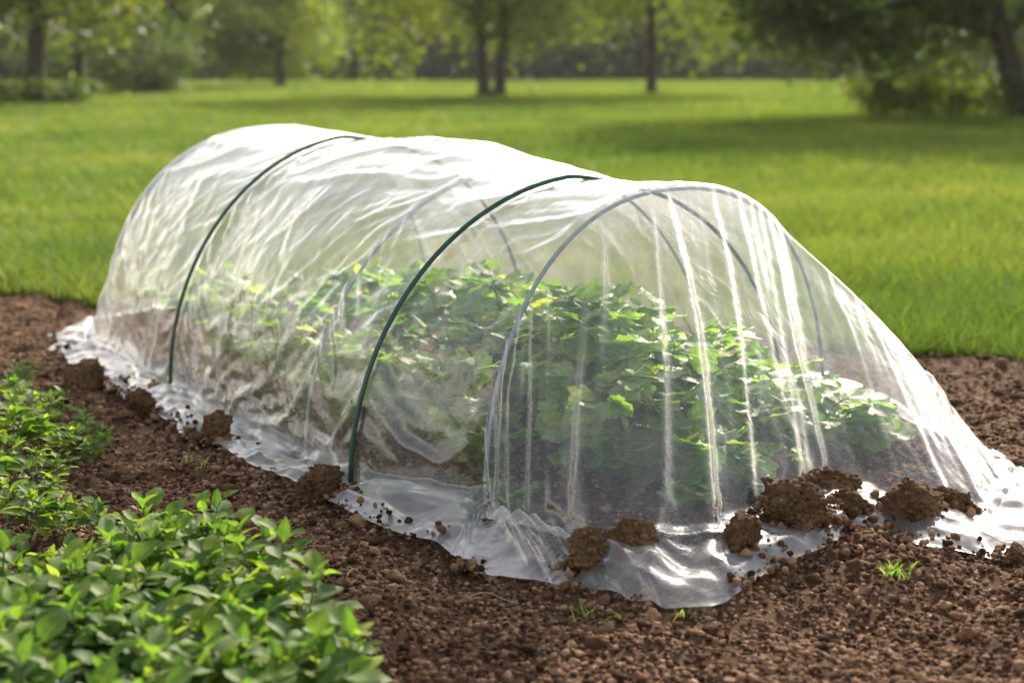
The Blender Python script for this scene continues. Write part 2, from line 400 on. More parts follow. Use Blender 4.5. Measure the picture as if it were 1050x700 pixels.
# ------------------------------------------------------------------ grass blades
def blades(n, x, y, z, h, wid, seed, tone=0.0):
    g = np.random.default_rng(seed)
    az = g.uniform(0, 2 * np.pi, n); lean = np.abs(g.normal(0, .45, n)) + .08; bend = g.uniform(.2, .9, n)
    la = g.uniform(0, 2 * np.pi, n)
    dx, dy = np.cos(az) * wid / 2, np.sin(az) * wid / 2
    lx_, ly_ = np.cos(la), np.sin(la)
    V = np.empty((n, 7, 3))
    for k, (t, s) in enumerate(((0, .8), (.4, 1), (.75, .7))):
        ox = h * (lean * t + bend * t * t * .5); oz = h * t * (1 - .25 * bend * t)
        cx, cyy, cz = x + lx_ * ox, y + ly_ * ox, z + oz
        V[:, 2 * k] = np.c_[cx - dx * s, cyy - dy * s, cz]; V[:, 2 * k + 1] = np.c_[cx + dx * s, cyy + dy * s, cz]
    ox = h * (lean + bend * .5); V[:, 6] = np.c_[x + lx_ * ox, y + ly_ * ox, z + h * (1 - .3 * bend)]
    base = (np.arange(n) * 7)[:, None, None]
    F = np.array([[0, 1, 3], [0, 3, 2], [2, 3, 5], [2, 5, 4], [4, 5, 6]])[None] + base
    r = np.floor(np.clip(.42 + .30 * tone + g.normal(0, .2, n), 0, .999) * 64) + .5
    UV = np.empty((n, 7, 2)); UV[:, :, 0] = r[:, None]; UV[:, :, 1] = np.array([0, 0, .4, .4, .75, .75, 1])
    return V.reshape(-1, 3), F.reshape(-1, 3), UV.reshape(-1, 2)

n = 900000
yy = np.exp(rng.uniform(math.log(5.2), math.log(124), n))
xx = rng.uniform(-1, 1, n) * (.56 * yy + 1.8)
pn = vnoise(np.c_[xx * 1.6, yy * 1.6, xx * 0], 51)
ed = yy - edge_y(xx)
keep = (ed > .0) & ((ed > .25) | (rng.random(n) < .6)) & (pn > rng.uniform(-1.6, -.4, n))
xx, yy, pn = xx[keep], yy[keep], pn[keep]
hh = rng.uniform(.05, .15, len(xx)) * (1 + .35 * pn) * np.clip(yy / 14, 1, 1.6)
V, F, UV = blades(len(xx), xx, yy, lawn_z(xx, yy) + .005, hh,   .0034 * np.clip(yy / 6.5, 1, 5), 3, fbm(np.c_[xx * .45, yy * .45, xx * 0], 3, 71) * 1.6)
tag(mesh_obj('lawn_grass', V, F, M_grass, UV, smooth=True), 'green lawn grass growing up to the edge of the soil bed', 'grass', kind='stuff')

# ------------------------------------------------------------------ crumbs of soil
def ico(sub):
    import bmesh
    bm = bmesh.new(); bmesh.ops.create_icosphere(bm, subdivisions=sub, radius=1)
    v = np.array([x.co[:] for x in bm.verts]); f = np.array([[q.index for q in p.verts] for p in bm.faces]); bm.free(); return v, f

mbc = MB()
def rock(v, g, npl, lo, hi):
    """cut the ball v by random planes: broken flat sides"""
    d = np.full(len(v), 1.15)
    for _ in range(npl):
        n_ = g.normal(size=3); n_ /= np.linalg.norm(n_); c_ = v @ n_
        d = np.where(c_ > .2, np.minimum(d, g.uniform(lo, hi) / np.maximum(c_, .2)), d)
    return v * d[:, None]
gr = np.random.default_rng(14)
for sub, cnt, rlo, rhi, pw, zmax in ((1, 190000, .0026, .0105, 2.0, 9.0), (2, 6500, .007, .018, 2.4, 9.0), (3, 700, .014, .030, 2.0, 8.0)):
    bv, bf = ico(sub)
    vars_ = []
    for k in range(10):
        v = bv * (1 + (.75 if sub == 1 else .5) * fbm(bv * 1.5 + k * 9.1, 3, 60 + k, .7))[:, None]
        if sub > 1: v = rock(bv, gr, 11, .5, .95) * (1 + .28 * fbm(bv * 2 + k * 9.1, 3, 60 + k, .7))[:, None]
        if sub > 1: v = v * (1 + .14 * vnoise(bv * 4.2 + k * 3, 90 + k))[:, None]
        v = v * np.array([1, rng.uniform(.7, 1), rng.uniform(.55, .85)]); vars_.append(v)
    y = np.exp(rng.uniform(math.log(2.25), math.log(zmax), cnt)); x = rng.uniform(-1, 1, cnt) * (.46 * y + .6)
    ok = y < edge_y(x) + .06
    x, y = x[ok], y[ok]
    r = rlo + (rhi - rlo) * rng.random(len(x)) ** pw * np.clip(.55 + y / 8, 0, 1.2)
    z = soil_z(x, y, True) + r * .06
    a = rng.uniform(0, 2 * np.pi, len(x)); kk = rng.integers(0, 10, len(x))
    for k in range(10):
        s = kk == k; m_ = s.sum(); v = vars_[k]; nv = len(v)
        c, s_ = np.cos(a[s])[:, None], np.sin(a[s])[:, None]
        VX = (v[None, :, 0] * c - v[None, :, 1] * s_) * r[s][:, None] + x[s][:, None]
        VY = (v[None, :, 0] * s_ + v[None, :, 1] * c) * r[s][:, None] + y[s][:, None]
        VZ = v[None, :, 2] * r[s][:, None] + z[s][:, None]
        FF = (bf[None] + (np.arange(m_) * nv)[:, None, None]).reshape(-1, 3)
        u = np.repeat(rng.random(m_), nv)
        mbc.add(np.stack([VX, VY, VZ], -1).reshape(-1, 3), FF, np.c_[u, u * 0])
# ------------------------------------------------------------------ hoops
def hoop_pts(key, off=0.0, n=121, zoff=0.0):
    (cx, cy_), ang, a, h = HO[key]
    t = np.linspace(0, np.pi, 2000)
    l = -np.sign(np.cos(t)) * np.abs(np.cos(t)) ** (2 / NEXP[key]) * (a + off); z = np.abs(np.sin(t)) ** (2 / NEXP[key]) * (h + off)
    s = np.concatenate([[0], np.cumsum(np.hypot(np.diff(l), np.diff(z)))]); q = np.linspace(0, s[-1], n)
    l = np.interp(q, s, l); z = np.interp(q, s, z)
    return np.c_[cx + l * np.cos(ang), cy_ + l * np.sin(ang), z + zoff]

def make_hoop(key, rad, mat, off, label):
    P = hoop_pts(key, off)
    if key in (2, 3):
        t_ = np.clip((np.arange(121) / 120 - .47) / .07, 0, 1)[:, None]; P = P * (1 - t_) + hoop_pts(key, -.013) * t_
    c = np.array([*HO[key][0], 0.0])
    P = np.concatenate([P[:1] - [0, 0, .12], P, P[-1:] - [0, 0, .12]])
    V, F = tube(P - c, rad, 12)
    o = mesh_obj('support_hoop', V, F, mat); o.location = c
    tag(o, label, 'hoop', 'hoops holding up the plastic cover')
make_hoop(1, .0065, M_grey, -.013, 'blue grey hoop under the plastic at the open front end of the tunnel')
make_hoop(2, .0075, M_green, .018, 'dark green hoop over the plastic, the nearer of the two green hoops')
make_hoop(3, .0072, M_green, .018, 'dark green hoop over the plastic, the farther of the two green hoops')
make_hoop(4, .0055, M_grey, -.012, 'blue grey hoop faintly seen under the plastic between the two green hoops')
make_hoop(5, .0055, M_grey, -.012, 'blue grey hoop under the plastic at the far end beyond the green hoops')

# ------------------------------------------------------------------ plastic cover: draped by a small cloth relaxation
def poly(pts, q):
    pts = np.asarray(pts, float); s = np.concatenate([[0], np.cumsum(np.linalg.norm(np.diff(pts, axis=0), axis=1))])
    q = np.asarray(q) * s[-1]
    return np.stack([np.interp(q, s, pts[:, k]) for k in range(pts.shape[1])], -1)

def build_film():
    g = np.random.default_rng(4)
    NS, NA = 24, 150                       # skirt and arc columns
    NV = NA + 2 * NS
    HL = {5: (-2.02, 6.02), 3: (-1.42, 5.06), 9: (-1.05, 4.52), 4: (-.78, 4.16), 2: (-.57, 3.86), 1: (-.13, 3.33)}
    HR = {5: (-.15, 7.25), 3: (.42, 6.55), 9: (.75, 6.1), 4: (1.1, 5.55), 2: (1.32, 5.22), 1: (1.52, 4.22)}
    st = {}
    for k in ORDER:
        arc = hoop_pts(k, .004, NA)
        sk = np.linspace(0, 1, NS + 1)[:-1, None]
        L = np.array([*HL[k], 0.0]); Rr = np.array([*HR[k], 0.0])
        left = L + (arc[0] - L) * sk; right = Rr + (arc[-1] - Rr) * sk
        full = np.concatenate([left, arc, right[::-1]])
        # away from the hoop the sheet runs straight to the ground
        fr = {1: (.10, .70), 2: (.025, .92), 4: (.05, .93), 9: (.06, .92), 3: (.025, .93), 5: (.10, .92)}[k]
        ia, ib = NS + int(fr[0] * NA), NS + int(fr[1] * NA)
        ta = left[int(NS * {1: .88, 2: .97, 3: .97}.get(k, .75))]; tb = right[int(NS * (.75 if k != 1 else .12))]
        ja, jb = int(NS * {1: .88, 2: .97, 3: .97}.get(k, .75)), NV - 1 - int(NS * (.75 if k != 1 else .12))
        for j in range(ja, ia): full[j] = ta + (full[ia] - ta) * ((j - ja) / (ia - ja))
        for j in range(ib + 1, jb + 1):
            q = (j - ib) / (jb - ib); full[j] = full[ib] + (tb - full[ib]) * q + np.array([.03, .0, .03]) * np.sin(np.pi * q) * (k == 1)
        st[k] = full
    rows, pin_rows = [], {}
    vv = np.linspace(0, 1, NV)
    # back end
    backhem = poly([(-2.12, 6.42, 0), (-1.95, 6.9, 0), (-1.5, 7.35, 0), (-.8, 7.5, 0), (-.2, 7.45, 0)], vv)
    nb = 34
    for i in range(nb):
        w = 1 - i / nb
        q = min(w / .8, 1); r2 = max((w - .8) / .2, 0)
        touch = backhem + (st[5] * [1, 1, 0] - backhem) * .25
        P = st[5] + (touch - st[5]) * q; P = P + (backhem - touch) * r2
        rows.append(P)
    for a, b in zip(ORDER[:-1], ORDER[1:]):
        d = np.linalg.norm(np.array(HO[a][0]) - np.array(HO[b][0])); m_ = int(round(d / .0165))
        pin_rows[len(rows)] = a
        for i in range(m_):
            w = i / m_; rows.append(st[a] * (1 - w) + st[b] * w)
    pin_rows[len(rows)] = 1; pin_rows = {k: v for k, v in pin_rows.items() if v != 9}
    hf = np.array([(-.17, -.13, 3.33), (0, -.03, 3.235), (.16, .09, 3.15), (.27, .19, 3.08), (.36, .29, 3.02), (.42, .36, 2.985), (.50, .50, 3.08), (.58, .66, 3.22), (.64, .78, 3.34),
                   (.69, .85, 3.44), (.735, .94, 3.46), (.78, 1.0, 3.36), (.85, 1.17, 3.31), (.92, 1.36, 3.40), (1.0, 1.50, 3.62), (1.17, 1.58, 3.95)])
    tf = np.array([(-.17, -.13, 3.345), (0, -.07, 3.64), (.16, -.02, 3.52), (.27, .06, 3.40), (.36, .17, 3.28), (.42, .29, 3.20), (.50, .48, 3.22), (.58, .62, 3.34), (.64, .75, 3.45),
                   (.69, .84, 3.54), (.735, .95, 3.58), (.78, 1.04, 3.55), (.85, 1.17, 3.52), (.92, 1.29, 3.62), (1.0, 1.40, 3.82), (1.17, 1.56, 3.98)])
    fa = (np.arange(NV) - NS) / NA
    fronthem = np.c_[np.interp(fa, hf[:, 0], hf[:, 1]), np.interp(fa, hf[:, 0], hf[:, 2]), np.zeros(NV)]
    fronttouch = np.c_[np.interp(fa, tf[:, 0], tf[:, 1]), np.interp(fa, tf[:, 0], tf[:, 2]), np.zeros(NV)]
    nf = 66
    inward = np.array([.52, 3.75, 0])
    fj = g.random(NV)
    for i in range(nf + 1):
        w = i / nf
        touch = fronttouch
        q = min(w / .76, 1); r2 = max((w - .76) / .24, 0)
        P = st[1] + (touch - st[1]) * q; P = P + (fronthem - touch) * r2
        rows.append(P)
    X = np.array(rows); NU = X.shape[0]
    def knots(n_, seed):
        gg = np.random.default_rng(seed); k_ = np.cumsum(gg.integers(4, 15, n_)); k_ = k_[k_ < n_ + 15]
        return np.interp(np.arange(n_), k_, gg.normal(0, .015, len(k_)))
    fall = np.clip(1 - np.minimum(np.arange(NV), NV - 1 - np.arange(NV)) / 16, 0, 1)
    X[..., 0] += knots(NU, 3)[:, None] * fall; X[..., 1] += knots(NU, 8)[:, None] * fall
    fe = np.clip(1 - (NU - 1 - np.arange(NU)) / 14, 0, 1)[:, None]
    X[..., 0] += knots(NV, 5)[None] * fe; X[..., 1] += knots(NV, 6)[None] * fe
    r1 = [k for k, v in pin_rows.items() if v == 1][0]; r5 = [k for k, v in pin_rows.items() if v == 5][0]
    uu = np.arange(NU)[:, None] * np.ones((1, NV)); cv = np.ones((NU, 1)) * np.arange(NV)
    gz = soil_z(X[..., 0], X[..., 1])
    gz0 = gz
    X[..., 2] = np.maximum(X[..., 2], gz + .006)
    # slack: how much longer the sheet is than the form it hangs over
    onground = (X[..., 2] < gz + .03).astype(float)
    front = np.clip((uu - r1) / (NU - r1), 0, 1); back = np.clip((r5 - uu) / r5, 0, 1)
    body = (front <= 0) & (back <= 0)
    side = np.clip((gz + .75 - X[..., 2]) / .5, 0, 1)
    # pull folds fanning from the hoops, seeded so that slack gathers along them
    def length(A, B): return np.linalg.norm(A - B, axis=-1)
    fu = np.where(body, 1.004, 1.0) 
    fv = 1.004 + .012 * side * body + .02 * (front > 0) + .02 * (back > 0)
    # starting disturbance along the outward normal
    Tu = np.gradient(X, axis=0); Tv = np.gradient(X, axis=1); Nn = np.cross(Tv, Tu)
    Nn /= np.linalg.norm(Nn, axis=-1)[..., None] + 1e-9
    if Nn[(r1 + r5) // 2, NV // 2, 2] < 0: Nn = -Nn
    q = np.stack([uu * .012, cv * .055, cv * 0], -1).reshape(-1, 3)
    nfold = fbm(q, 3, 12).reshape(uu.shape)
    q2 = np.stack([uu * .06, cv * .06, cv * 0], -1).reshape(-1, 3)
    ncr = fbm(q2, 3, 22).reshape(uu.shape)
    q3 = np.stack([uu * .11, cv * .022, cv * 0], -1).reshape(-1, 3)
    ngr = fbm(q3, 3, 32).reshape(uu.shape)
    def crumple(a_, b_, lo, hi, cnt, seed, anis=1.0):
        gg = np.random.default_rng(seed); out = 0
        wa = .05 * vnoise(np.stack([a_ * 5, b_ * 5, a_ * 0], -1).reshape(-1, 3), seed).reshape(a_.shape)
        for _ in range(cnt):
            th = gg.uniform(0, np.pi); wl = gg.uniform(lo, hi); ph_ = gg.uniform(0, 1)
            u_ = (a_ * np.cos(th) * anis + b_ * np.sin(th) + wa) / wl + ph_
            out = out + wl * np.abs((u_ % 1) - .5) * 2
        return out / cnt ** .5 / ((lo + hi) / 2) - .5 * cnt ** .5
    def ridge(n_, p=1.0): return (1 - np.abs(n_) * 2.2).clip(0, 1) ** p
    vn = (cv - NS) / NA
    fprof = np.sin(np.pi * np.clip(front * 1.12, 0, 1)) ** .7 * (front > 0)
    disp = .004 * ncr + (.016 * fprof * (1 - .9 * np.clip((vn - .5) / .15, 0, 1)) + .010 * side * body + .018 * (back > 0)) * nfold * 1.4
    # pleats falling from the front hoop: arc position at the hoop, drift towards the hem, width, depth
    for p0, dr_, wd, am in ((.205, -.05, .014, .028), (.24, -.03, .008, .036), (.262, .02, .007, .030), (.30, .02, .024, .030), (.365, .02, .014, .040),
                            (.462, -.04, .010, .032), (.478, .034, .011, .032), (.552, .03, .010, .010), (.60, .05, .04, .014), (.655, .05, .012, .008),
                            (.77, .03, .03, .010), (.12, 0, .014, .025)):
        dv = vn - (p0 + dr_ * front + .006 * np.sin(front * 7 + p0 * 90))
        disp = disp + am * np.exp(-np.abs(dv / (wd * (.7 + 1.9 * front))) ** 1.35) * np.clip(front * 6, 0, 1) * np.clip((1.02 - front) * 5, 0, 1) * (front > 0)
    # tension lines between the hoops, slanting across the roof and down the sides
    al = uu * .0165; ac = cv * .0150
    rt = ridge(fbm(np.stack([(al + .35 * ac) * 1.1, (ac - .30 * al) * 5.5, al * 0], -1).reshape(-1, 3), 2, 41).reshape(uu.shape), 3)
    rs = ridge(fbm(np.stack([(al - .5 * ac) * 5.0, (ac + .5 * al) * 1.3, al * 0], -1).reshape(-1, 3), 2, 43).reshape(uu.shape), 3)
    rx = ridge(fbm(np.stack([(al + .8 * ac) * 4.2, (ac - .6 * al) * 3.0, al * 0], -1).reshape(-1, 3), 3, 47).reshape(uu.shape), 2.5)
    disp = disp + body * (.014 * rt * (1 - side) + .012 * rs * side + .007 * rx * side ** .5)
    disp = disp + (back > 0) * .02 * rx
    c1 = crumple(X[..., 0], X[..., 1], .10, .34, 6, 5); c2 = crumple(al, ac, .22, .60, 5, 6, .6); c3 = crumple(X[..., 0], X[..., 1], .05, .11, 5, 9)
    edgef = np.clip(np.minimum(np.minimum(cv, NV - 1 - cv), np.minimum(NU - 1 - uu, uu)) / 6.0, .12, 1)
    disp = disp + onground * edgef * (.024 * (c1 + .8) + .007 * c3)
    disp = disp + body * (.013 * side + .005) * c2 * (1 - onground) + (front > 0) * (.008 - .005 * np.clip((vn - .5) / .1, 0, 1)) * c2 * (1 - onground)
    for k, v in pin_rows.items():
        disp = disp * (1 - .9 * np.exp(-((uu - k) / (2.2 if v != 4 else 1.2)) ** 2) * ((side < .95) | (v in (2, 3))))
    X = X + Nn * disp[..., None]
    X0 = X.copy()
    lu = length(X[1:], X[:-1]); lv = length(X[:, 1:], X[:, :-1]); d1 = length(X[1:, 1:], X[:-1, :-1]); d2 = length(X[1:, :-1], X[:-1, 1:])
    Lu = lu * (fu[1:] + fu[:-1]) / 2; Lv = lv * (fv[:, 1:] + fv[:, :-1]) / 2; fd = (fu + fv) / 2
    D1 = d1 * fd[1:, 1:]; D2 = d2 * fd[1:, :-1]
    pinned = np.zeros((NU, NV), bool)
    for k, v in pin_rows.items(): pinned[k, NS + (14 if v not in (2, 3) else 3):NS + (NA - 12 if v != 1 else 104)] = True
    hem = np.zeros_like(pinned)
    hem[:, 0] = hem[:, -1] = hem[0] = hem[-1] = True
    keyp = hem & (vnoise(np.c_[uu.ravel() * .07, cv.ravel() * .07, cv.ravel() * 0], 77).reshape(uu.shape) > -.15)
    pinned |= hem
    # feet of the hoops: held close to the ground
    inv = np.where(pinned, 0.0, 1.0)
    V_ = np.zeros_like(X)
    def sweep(X, sa, sb, L, kst):
        A, B = X[sa], X[sb]; d = B - A; ln = np.linalg.norm(d, axis=-1) + 1e-9
        wa, wb = inv[sa], inv[sb]; s = wa + wb; s[s == 0] = 1
        c = (kst * (ln - L) / ln / s)[..., None] * d
        X[sa] += c * wa[..., None]; X[sb] -= c * wb[..., None]
    S = slice
    cons = []
    for par in (0, 1):
        a = (S(par, NU - 1, 2), S(None)); b = (S(par + 1, NU, 2), S(None)); cons.append((a, b, Lu[par::2], 1.0, 1))
        a = (S(None), S(par, NV - 1, 2)); b = (S(None), S(par + 1, NV, 2)); cons.append((a, b, Lv[:, par::2], 1.0, 1))
        a = (S(par, NU - 1, 2), S(0, NV - 1)); b = (S(par + 1, NU, 2), S(1, NV)); cons.append((a, b, D1[par::2], .5, 1))
        a = (S(par, NU - 1, 2), S(1, NV)); b = (S(par + 1, NU, 2), S(0, NV - 1)); cons.append((a, b, D2[par::2], .5, 1))
    L2u = Lu[1:] + Lu[:-1]; L2v = Lv[:, 1:] + Lv[:, :-1]
    for par in range(4):
        if par < 2:
            idx = np.concatenate([np.arange(par * 2, NU - 2, 4), np.arange(par * 2 + 1, NU - 2, 4)]); idx.sort()
            cons.append(((idx,), (idx + 2,), L2u[idx], .14, 0))
            idx = np.concatenate([np.arange(par * 2, NV - 2, 4), np.arange(par * 2 + 1, NV - 2, 4)]); idx.sort()
            cons.append(((S(None), idx), (S(None), idx + 2), L2v[:, idx], .14, 0))
    steps = 70
    for it in range(steps):
        Xp = X.copy()
        V_[..., 2] -= .00012
        X = X + V_ * inv[..., None] + (X0 - X) * ((.012 + .35 * onground) * inv)[..., None]
        for rep in range(2):
            for sa, sb, L, kst, ty in cons: sweep(X, sa, sb, L, kst)
            if it % 4 == 0 and rep == 0: gz = soil_z(X[..., 0], X[..., 1])
            low = (X[..., 2] < gz + .006) & ~pinned
            X[..., 2] = np.where(low, gz + .006, X[..., 2])
        V_ = (X - Xp) * .8
        V_[low] *= .2
    dst = np.linalg.norm(X[1:] - X[:-1], axis=-1)
    print('film', X.shape, 'z', X[..., 2].min(), X[..., 2].max(), 'stretch', (dst / Lu).max())
    return X, r1

FX, FR1 = build_film()
NU, NV = FX.shape[:2]
film = mesh_obj('plastic_cover', FX.reshape(-1, 3), grid_faces(NV, NU), M_film)
sm = film.modifiers.new('smooth', 'SUBSURF'); sm.levels = 1; sm.render_levels = 1
tag(film, 'clear wrinkled polythene sheet draped over the hoops as a low tunnel', 'plastic cover')

HM_RES = .04; HM = np.full((140, 140), -9.0)
_i = np.clip(((FX[..., 0] + 2.6) / HM_RES).astype(int), 0, 139); _j = np.clip(((FX[..., 1] - 2.7) / HM_RES).astype(int), 0, 139)
np.maximum.at(HM, (_i.ravel(), _j.ravel()), FX[..., 2].ravel())
def film_top(x, y):
    i = ((x + 2.6) / HM_RES).astype(int); j = ((y - 2.7) / HM_RES).astype(int)
    return HM[np.clip(i, 0, 139), np.clip(j, 0, 139)]
def gnd(px, py, h=0.0):
    dx = (px - 525) / 1458; dv = (350 - py) / 1458; cp, sp = math.cos(PITCH), math.sin(PITCH)
    d = (dx, cp + dv * sp, -sp + dv * cp); t = (h - CAM_H) / d[2]; return d[0] * t, d[1] * t
CL = [
    (327, 503, .078, 1.05, 'dark round clod beside the foot of the nearer green hoop'),
    (221, 450, .058, 1.2, 'small clod on the plastic skirt between the two green hoops'),
    (148, 422, .065, .95, 'upright clod in front of the foot of the farther green hoop'),
    (90, 393, .085, 1.3, 'wide dark clod lying against the far left corner of the plastic'),
    (92, 425, .05, 1.3, 'low broken clod on bare soil left of the farther green hoop foot'),
    (606, 590, .078, 1.2, 'crumbly clod on the front plastic hem near its corner, left one of a pair'),
    (646, 586, .072, 1.1, 'clod on the front plastic hem near its corner, right one of a pair'),
    (758, 578, .075, .85, 'tall upright clod holding down the front plastic beside the gap in the hem'),
    (731, 556, .045, 1.0, 'small dark clod just behind the tall upright clod at the front hem'),
    (816, 560, .098, 1.25, 'largest wide clod lying in the gap of the front hem'),
    (872, 546, .068, 1.0, 'knobbly brown clod right of the largest clod in the gap'),
    (930, 540, .085, 1.1, 'rough dark clod beside the right hem flap, left one of two'),
    (972, 533, .07, 1.25, 'rough brown clod on the right hem flap, right one of two'),
    (846, 528, .075, 1.5, 'clod heaped behind the gap under the raised plastic'),
    (795, 520, .075, 1.2, 'dark clod heaped at the foot of the plants behind the largest clod'),
    (462, 486, .06, 1.2, 'clod inside the tunnel seen through the plastic right of the nearer green hoop foot'),
    (560, 538, .055, 1.1, 'clod inside the tunnel near the front left corner of the plastic'),
    (1043, 570, .035, 1.2, 'little dark clod at the tip of the right hem flap'),
]
# crumbs thrown over the hem
def strew(px, py, r):
    bv, bf = ico(2)
    for x, y, z, q in zip(px, py, pz, r):
        v = rock(bv, gr, 9, .55, .95) * q; u = gr.random()
        mbc.add(v + [x, y, z + q * .35], bf, np.full((len(v), 2), u))
edge_pts = np.concatenate([FX[20:, k] for k in (0, 1, 2, 4, 6)] + [FX[-1 - k, :] for k in (0, 1, 2, 4)])
sel = gr.integers(0, len(edge_pts), 1500); dens = vnoise(edge_pts[sel] * 5, 5) > -.1; sel = sel[dens]
px_, py_ = edge_pts[sel, 0] + gr.normal(0, .014, len(sel)), edge_pts[sel, 1] + gr.normal(0, .014, len(sel)); pz = edge_pts[sel, 2]
strew(px_, py_, .0035 + .009 * gr.random(len(sel)) ** 2.5)
for px, py, r, sq, lab in CL:
    x0, y0 = gnd(px, py, .02); m_ = 110
    a_ = gr.uniform(0, 2 * np.pi, m_); d_ = r * .78 * (.55 + np.abs(gr.normal(0, .55, m_)))
    px_, py_ = x0 + np.cos(a_) * d_ * sq, y0 + np.sin(a_) * d_ * .8
    sz_ = soil_z(px_, py_); ft = film_top(px_, py_); pz = np.where((ft > sz_) & (ft < sz_ + .05), ft - .008, sz_)
    strew(px_, py_, .003 + .013 * gr.random(m_) ** 2.2)
o = mbc.build('soil_crumbs', M_crumb, smooth=False); tag(o, 'loose brown crumbs of soil and small stones covering the bed', 'soil', kind='stuff')

# ------------------------------------------------------------------ clods of soil
def make_clod(x, y, r, sq, seed, label, zup=0.0, flat=.75):
    r = r * .78
    v, f = ico(5)
    g = np.random.default_rng(seed)
    v = rock(v, g, 12, .55, .95)
    d = 1 + .26 * fbm(v * 1.1 + seed * 3.3, 2, seed) + .22 * fbm(v * 2.7 + seed, 3, seed + 5, .6) + .10 * fbm(v * 8 + seed, 3, seed + 2, .7)
    nrm = v.copy(); v = v * d[:, None]
    # broken, knobbly surface: crumbs stuck all over it
    bv, bf = ico(1); VV, FF = [v], [f]; n0 = len(v)
    for q in g.integers(0, len(v), 520):
        e = g.uniform(.035, .10) * (1 + (g.random() < .12) * .9)
        w_ = bv * (1 + .7 * fbm(bv * 1.6 + g.uniform(0, 99), 2, 3))[:, None] * e * g.uniform(.7, 1.3, 3)
        VV.append(w_ + v[q] * (1 + e * .25)); FF.append(bf + n0); n0 += len(bv)
    v = np.concatenate(VV) * np.array([sq, 1, flat]) * r; f = np.concatenate(FF)
    o = mesh_obj('soil_clod', v, f, M_clod, smooth=False)
    o.location = (x, y, float(soil_z(np.array([x]), np.array([y]))[0]) + r * flat * .72 + zup); o.rotation_euler = (0, 0, seed * 1.3)
    tag(o, label, 'soil clod', 'clods of soil weighting the plastic')
for i, (px, py, r, sq, lab) in enumerate(CL):
    x, y = gnd(px, py, .02); make_clod(x, y, r, sq, 3 + i * 2, lab, zup=.03 if px in (646, 606, 221, 148) else 0.0, flat=.66 if r > .1 else .86)

# ------------------------------------------------------------------ leaves and plants
def leaf(L, W, nl=7, nw=5, fold=.25, curl=.5, tip=.8, lobes=0, wave=.0, g=rng):
    """leaf along +x from the origin, upper side +z; ovate, or rounded and lobed"""
    t = np.linspace(0, 1, nl); a = np.linspace(-1, 1, nw)
    if lobes: prof = np.clip(1 - np.abs(2 * t - 1) ** 2.6, 0, 1) ** .5; prof[0] = .4; prof[-1] = .45
    else: prof = np.sin(np.pi * t ** .8) ** .75 * (1 - .15 * t); prof[0] = .04; prof[-1] = .02
    T, A = np.meshgrid(t, a, indexing='ij')
    Wd = prof[:, None] * A * W / 2
    if lobes:
        ph = g.uniform(0, 6)
        ang = np.arctan2(Wd, (T - .45) * L)
        sc = 1 + .13 * np.cos(ang * lobes + ph) * (np.abs(A) > .6) + .08 * np.cos(ang * (lobes * 2 + 3) + ph) * (np.abs(A) > .6)
    else: sc = 1
    Xl = T * L * (sc if lobes else 1); Yl = Wd * sc
    Zl = fold * np.abs(Yl) - curl * L * (T ** 2) * .6 + wave * L * np.sin(T * 9 + A * 2 + g.uniform(0, 6)) * np.abs(A)
    V = np.stack([Xl, Yl, Zl], -1).reshape(-1, 3)
    i = (np.arange(nl - 1)[:, None] * nw + np.arange(nw - 1)[None]).ravel()
    F = np.c_[i, i + nw, i + nw + 1, i + 1]
    r = math.floor(g.random() * 64)
    UV = np.c_[r + .01 + .98 * (A.ravel() * .5 + .5), T.ravel()]
    return V, F, UV

def place(V, base, yaw, pitch, roll=0.0):
    Mx = (Matrix.Rotation(yaw, 3, 'Z') @ Matrix.Rotation(-pitch, 3, 'Y') @ Matrix.Rotation(roll, 3, 'X'))
    return V @ np.array(Mx).T + np.asarray(base)

def seedling(kind, g, size=1.0, nst=4):
    ls, stm = MB(), MB()
    for s in range(nst):
        yaw0 = g.uniform(0, 2 * np.pi); lean = g.uniform(.1, .55) if s else .1
        Hs = g.uniform(.07, .15) * size * (1 if s else 1.15)
        tt = np.linspace(0, 1, 5)[:, None]
        tipp = np.array([math.cos(yaw0) * lean * Hs * 1.2, math.sin(yaw0) * lean * Hs * 1.2, Hs])
        P = tt * tipp + np.array([0, 0, 1]) * (.15 * Hs * np.sin(tt * np.pi)) * lean
        tube_add(stm, P, np.linspace(.0028, .0016, 5) * size, 5)
        npair = g.integers(3, 5)
        for k in range(npair):
            f = .35 + .65 * (k + 1) / npair
            b = P[0] * (1 - f) + P[-1] * f; yw = yaw0 + k * 1.57 + g.normal(0, .3)
            for sgn in (0, math.pi):
                L = g.uniform(.038, .074) * size * (1.0 if k < npair - 1 else .8); pl = g.uniform(.015, .03) * size
                up = g.uniform(.1, .75) if k < npair - 1 else g.uniform(.5, 1.1)
                e = b + pl * np.array([math.cos(yw + sgn) * math.cos(up), math.sin(yw + sgn) * math.cos(up), math.sin(up)])
                tube_add(stm, np.array([b, (b + e) / 2 + [0, 0, .001], e]), .0013 * size, 4)
                V, F, UV = leaf(L, L * g.uniform(.66, .95), 8, 5, g.uniform(.1, .45), g.uniform(.15, .8), wave=.025, g=g)
                ls.add(place(V, e, yw + sgn + g.normal(0, .2), up * .75, g.normal(0, .3)), F, UV)
        # crown leaf
        V, F, UV = leaf(.045 * size, .024 * size, 7, 5, .5, .1, g=g); ls.add(place(V, P[-1], g.uniform(0, 6), 1.1), F, UV)
    root = thing(kind, None, 'plant')
    stm.build('stem', M_stem, root); ls.build('leaves', M_seed, root)
    return root

